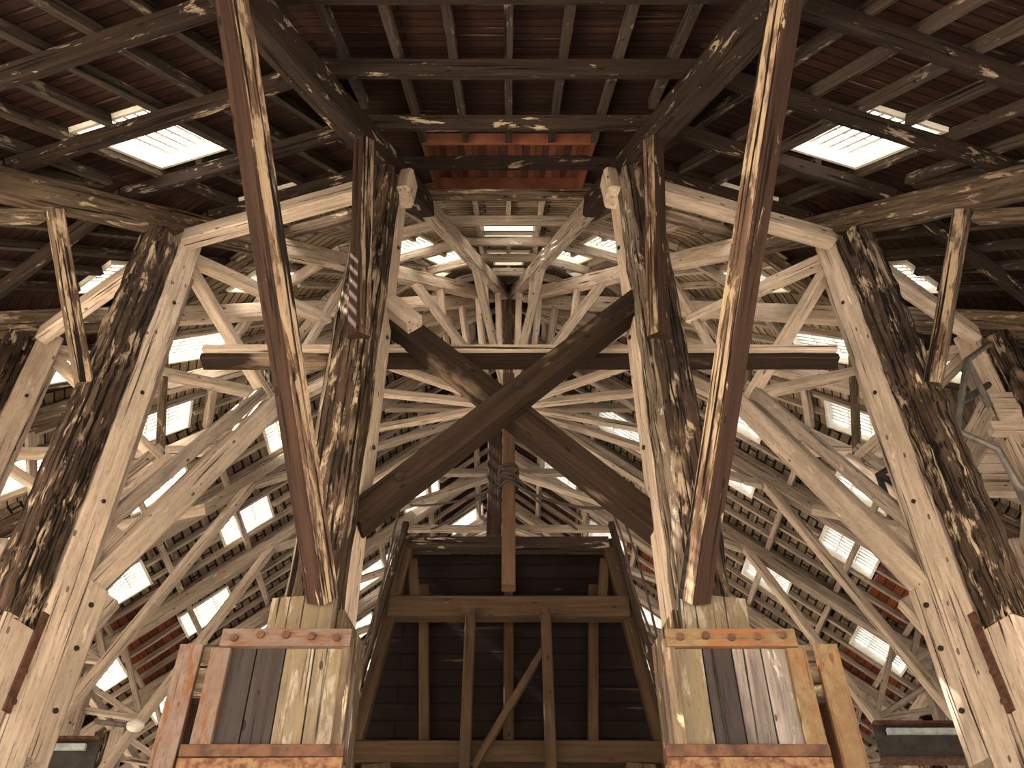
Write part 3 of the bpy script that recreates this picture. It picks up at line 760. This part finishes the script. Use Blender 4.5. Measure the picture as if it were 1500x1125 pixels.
for pts in ([(3.19, 6.58, 4.69), (3.06, 6.33, 4.95), (3.20, 6.0, 4.88)], [(3.06, 6.33, 4.95), (3.23, 6.25, 4.73), (3.24, 6.15, 4.83)], [(3.23, 6.25, 4.73), (3.3, 6.4, 4.5)]):
    tube('rail', pts, .03, 'bolt', root)

# ------------------------------------------------------------------ low things at the edges of the view
root = tag(empty('flood_lamp', (-4.05, 10.3, 4.55)), 'pale oval floodlight on a short arm low on the left', 'lamp')
tube('arm', [(-4.55, 10.3, 4.62), (-4.2, 10.3, 4.58)], .03, 'steel', root)
vs, fs = [], []
for i in range(7):
    th = math.pi * i / 6
    for k in range(14):
        ph = 2 * math.pi * k / 14
        vs.append((-4.10 + .10 * math.cos(th), 10.3 + .07 * math.sin(th) * math.cos(ph), 4.575 + .07 * math.sin(th) * math.sin(ph)))
for i in range(6):
    for k in range(14): fs.append((i*14+k, i*14+(k+1) % 14, (i+1)*14+(k+1) % 14, (i+1)*14+k))
o = mesh_obj('lamp_shell', vs, fs, 'lamp', root)
for p in o.data.polygons: p.use_smooth = True
for sd in (-1, 1):
    sw = 'left' if sd < 0 else 'right'
    root = tag(empty('girder', (sd * 4.5, 9.6, 4.05)), f"riveted steel girder crossing low behind the {sw} trusses", 'girder', 'low steel girders')
    x0, x1 = (sd * 4.12, sd * 4.85) if sd < 0 else (3.72, 4.78); dz = -.16 if sd < 0 else 0
    bar('top_flange', (x0, 9.6, 4.27 + dz), (x1, 9.6, 4.27 + dz), .16, .03, 'rust', parent=root, wob=0)
    bar('web_plate', (x0, 9.6, 4.08 + dz), (x1, 9.6, 4.08 + dz), .03, .34, 'darksteel', parent=root, wob=0)
    bar('lamp_casing', (x0 + sd * .1, 9.5, 4.16 + dz), (x1 - sd * .08, 9.5, 4.16 + dz), .05, .06, 'tube', parent=root, wob=0)['label'] = 'pale blue lamp casing'
    bar('bottom_flange', (x0, 9.6, 3.9 + dz), (x1, 9.6, 3.9 + dz), .16, .03, 'rust', parent=root, wob=0)

# ------------------------------------------------------------------ shell: floor and far gable
o = mesh_obj('floor', [(-30, -22, -.9), (30, -22, -.9), (30, 45, -.9), (-30, 45, -.9)], [(0, 1, 2, 3)], 'floor'); o['kind'] = 'structure'
zt = ZB + K * AP
vs = [(-AP - 4, CY + 14.2, -.9), (AP + 4, CY + 14.2, -.9), (AP + 4, CY + 14.2, ZB - K * 4), (0, CY + 14.2, zt), (-AP - 4, CY + 14.2, ZB - K * 4)]
o = mesh_obj('wall_far', vs, [(0, 1, 2, 3, 4)], 'wall'); o['kind'] = 'structure'
ul = o.data.uv_layers.new(name='boards')
for lp in o.data.loops:
    v = o.data.vertices[lp.vertex_index].co; ul.data[lp.index].uv = (v.x, v.z)

WALL_FOOT = 1.7        # foot of the added outer wall, set by how much daylight should enter
vs, fs = [], []
ring = [pp(5, S_LO + .1, 14.2)] + [pp(m, S_LO + .1, sg * T9 * (AP - S_LO - .1)) for m in range(4, -5, -1) for sg in (1,)] + [pp(-4, S_LO + .1, -T9 * (AP - S_LO - .1)), pp(-5, S_LO + .1, -14.2)]
for q in ring: vs += [(q.x, q.y, WALL_FOOT), (q.x, q.y, q.z)]
for i in range(len(ring) - 1): fs.append((2*i, 2*i+1, 2*i+3, 2*i+2))
WALLS = True
if WALLS:
    o = mesh_obj('wall_outer', vs, fs, 'wall'); o['kind'] = 'structure'  # unseen wall, added to hold daylight off the near roof
    ul = o.data.uv_layers.new(name='boards')
    for lp in o.data.loops:
        v = o.data.vertices[lp.vertex_index].co; ul.data[lp.index].uv = (v.x + v.y, v.z)
# ------------------------------------------------------------------ light
w = bpy.data.worlds.new('sky'); sc.world = w; w.use_nodes = True
t = w.node_tree; t.nodes.clear()
tc = N(t, 'ShaderNodeTexCoord'); sx = N(t, 'ShaderNodeSeparateXYZ'); L(t, tc.outputs['Generated'], sx.inputs[0])
cl = noise(t, tc.outputs['Generated'], (2.2, 2.2, 3.), 5, .55)
f = math_(t, 'ADD', sx.outputs[0], math_(t, 'MULTIPLY', math_(t, 'SUBTRACT', cl, .5), .9))
col = mixc(t, ramp(t, f, -.05, .55), (1., .98, .95), (.20, .265, .36))
bg = N(t, 'ShaderNodeBackground'); L(t, col, bg.inputs[0]); bg.inputs[1].default_value = 5.0
wo = N(t, 'ShaderNodeOutputWorld'); L(t, bg.outputs[0], wo.inputs[0])
sun = bpy.data.lights.new('sun', 'SUN'); sun.energy = 42; sun.angle = R2D(.6); sun.color = (1, .90, .76)
so = bpy.data.objects.new('sun', sun); COL.objects.link(so)
so.rotation_euler = Vector((-.682, -.03, .731)).to_track_quat('Z', 'Y').to_euler()

# ------------------------------------------------------------------ camera
cam = bpy.data.cameras.new('camera'); co = bpy.data.objects.new('camera', cam); COL.objects.link(co)
cam.sensor_width = 36; cam.lens = 36 * 1417 / 1500; cam.clip_start = .05; cam.clip_end = 300
cam.shift_x = 5 / 1500
co.location = (0, 0, 0); co.rotation_euler = (math.pi / 2 + PITCH, 0, 0)
sc.camera = co
sc.view_settings.view_transform = 'Standard'; sc.view_settings.look = 'None'
sc.view_settings.gamma = 1; sc.view_settings.exposure = 1.4; sc.view_settings.use_curve_mapping = False
sc.cycles.use_denoising = True
sc.cycles.max_bounces = 8; sc.cycles.diffuse_bounces = 5; sc.cycles.transparent_max_bounces = 8
sc.cycles.sample_clamp_indirect = 6
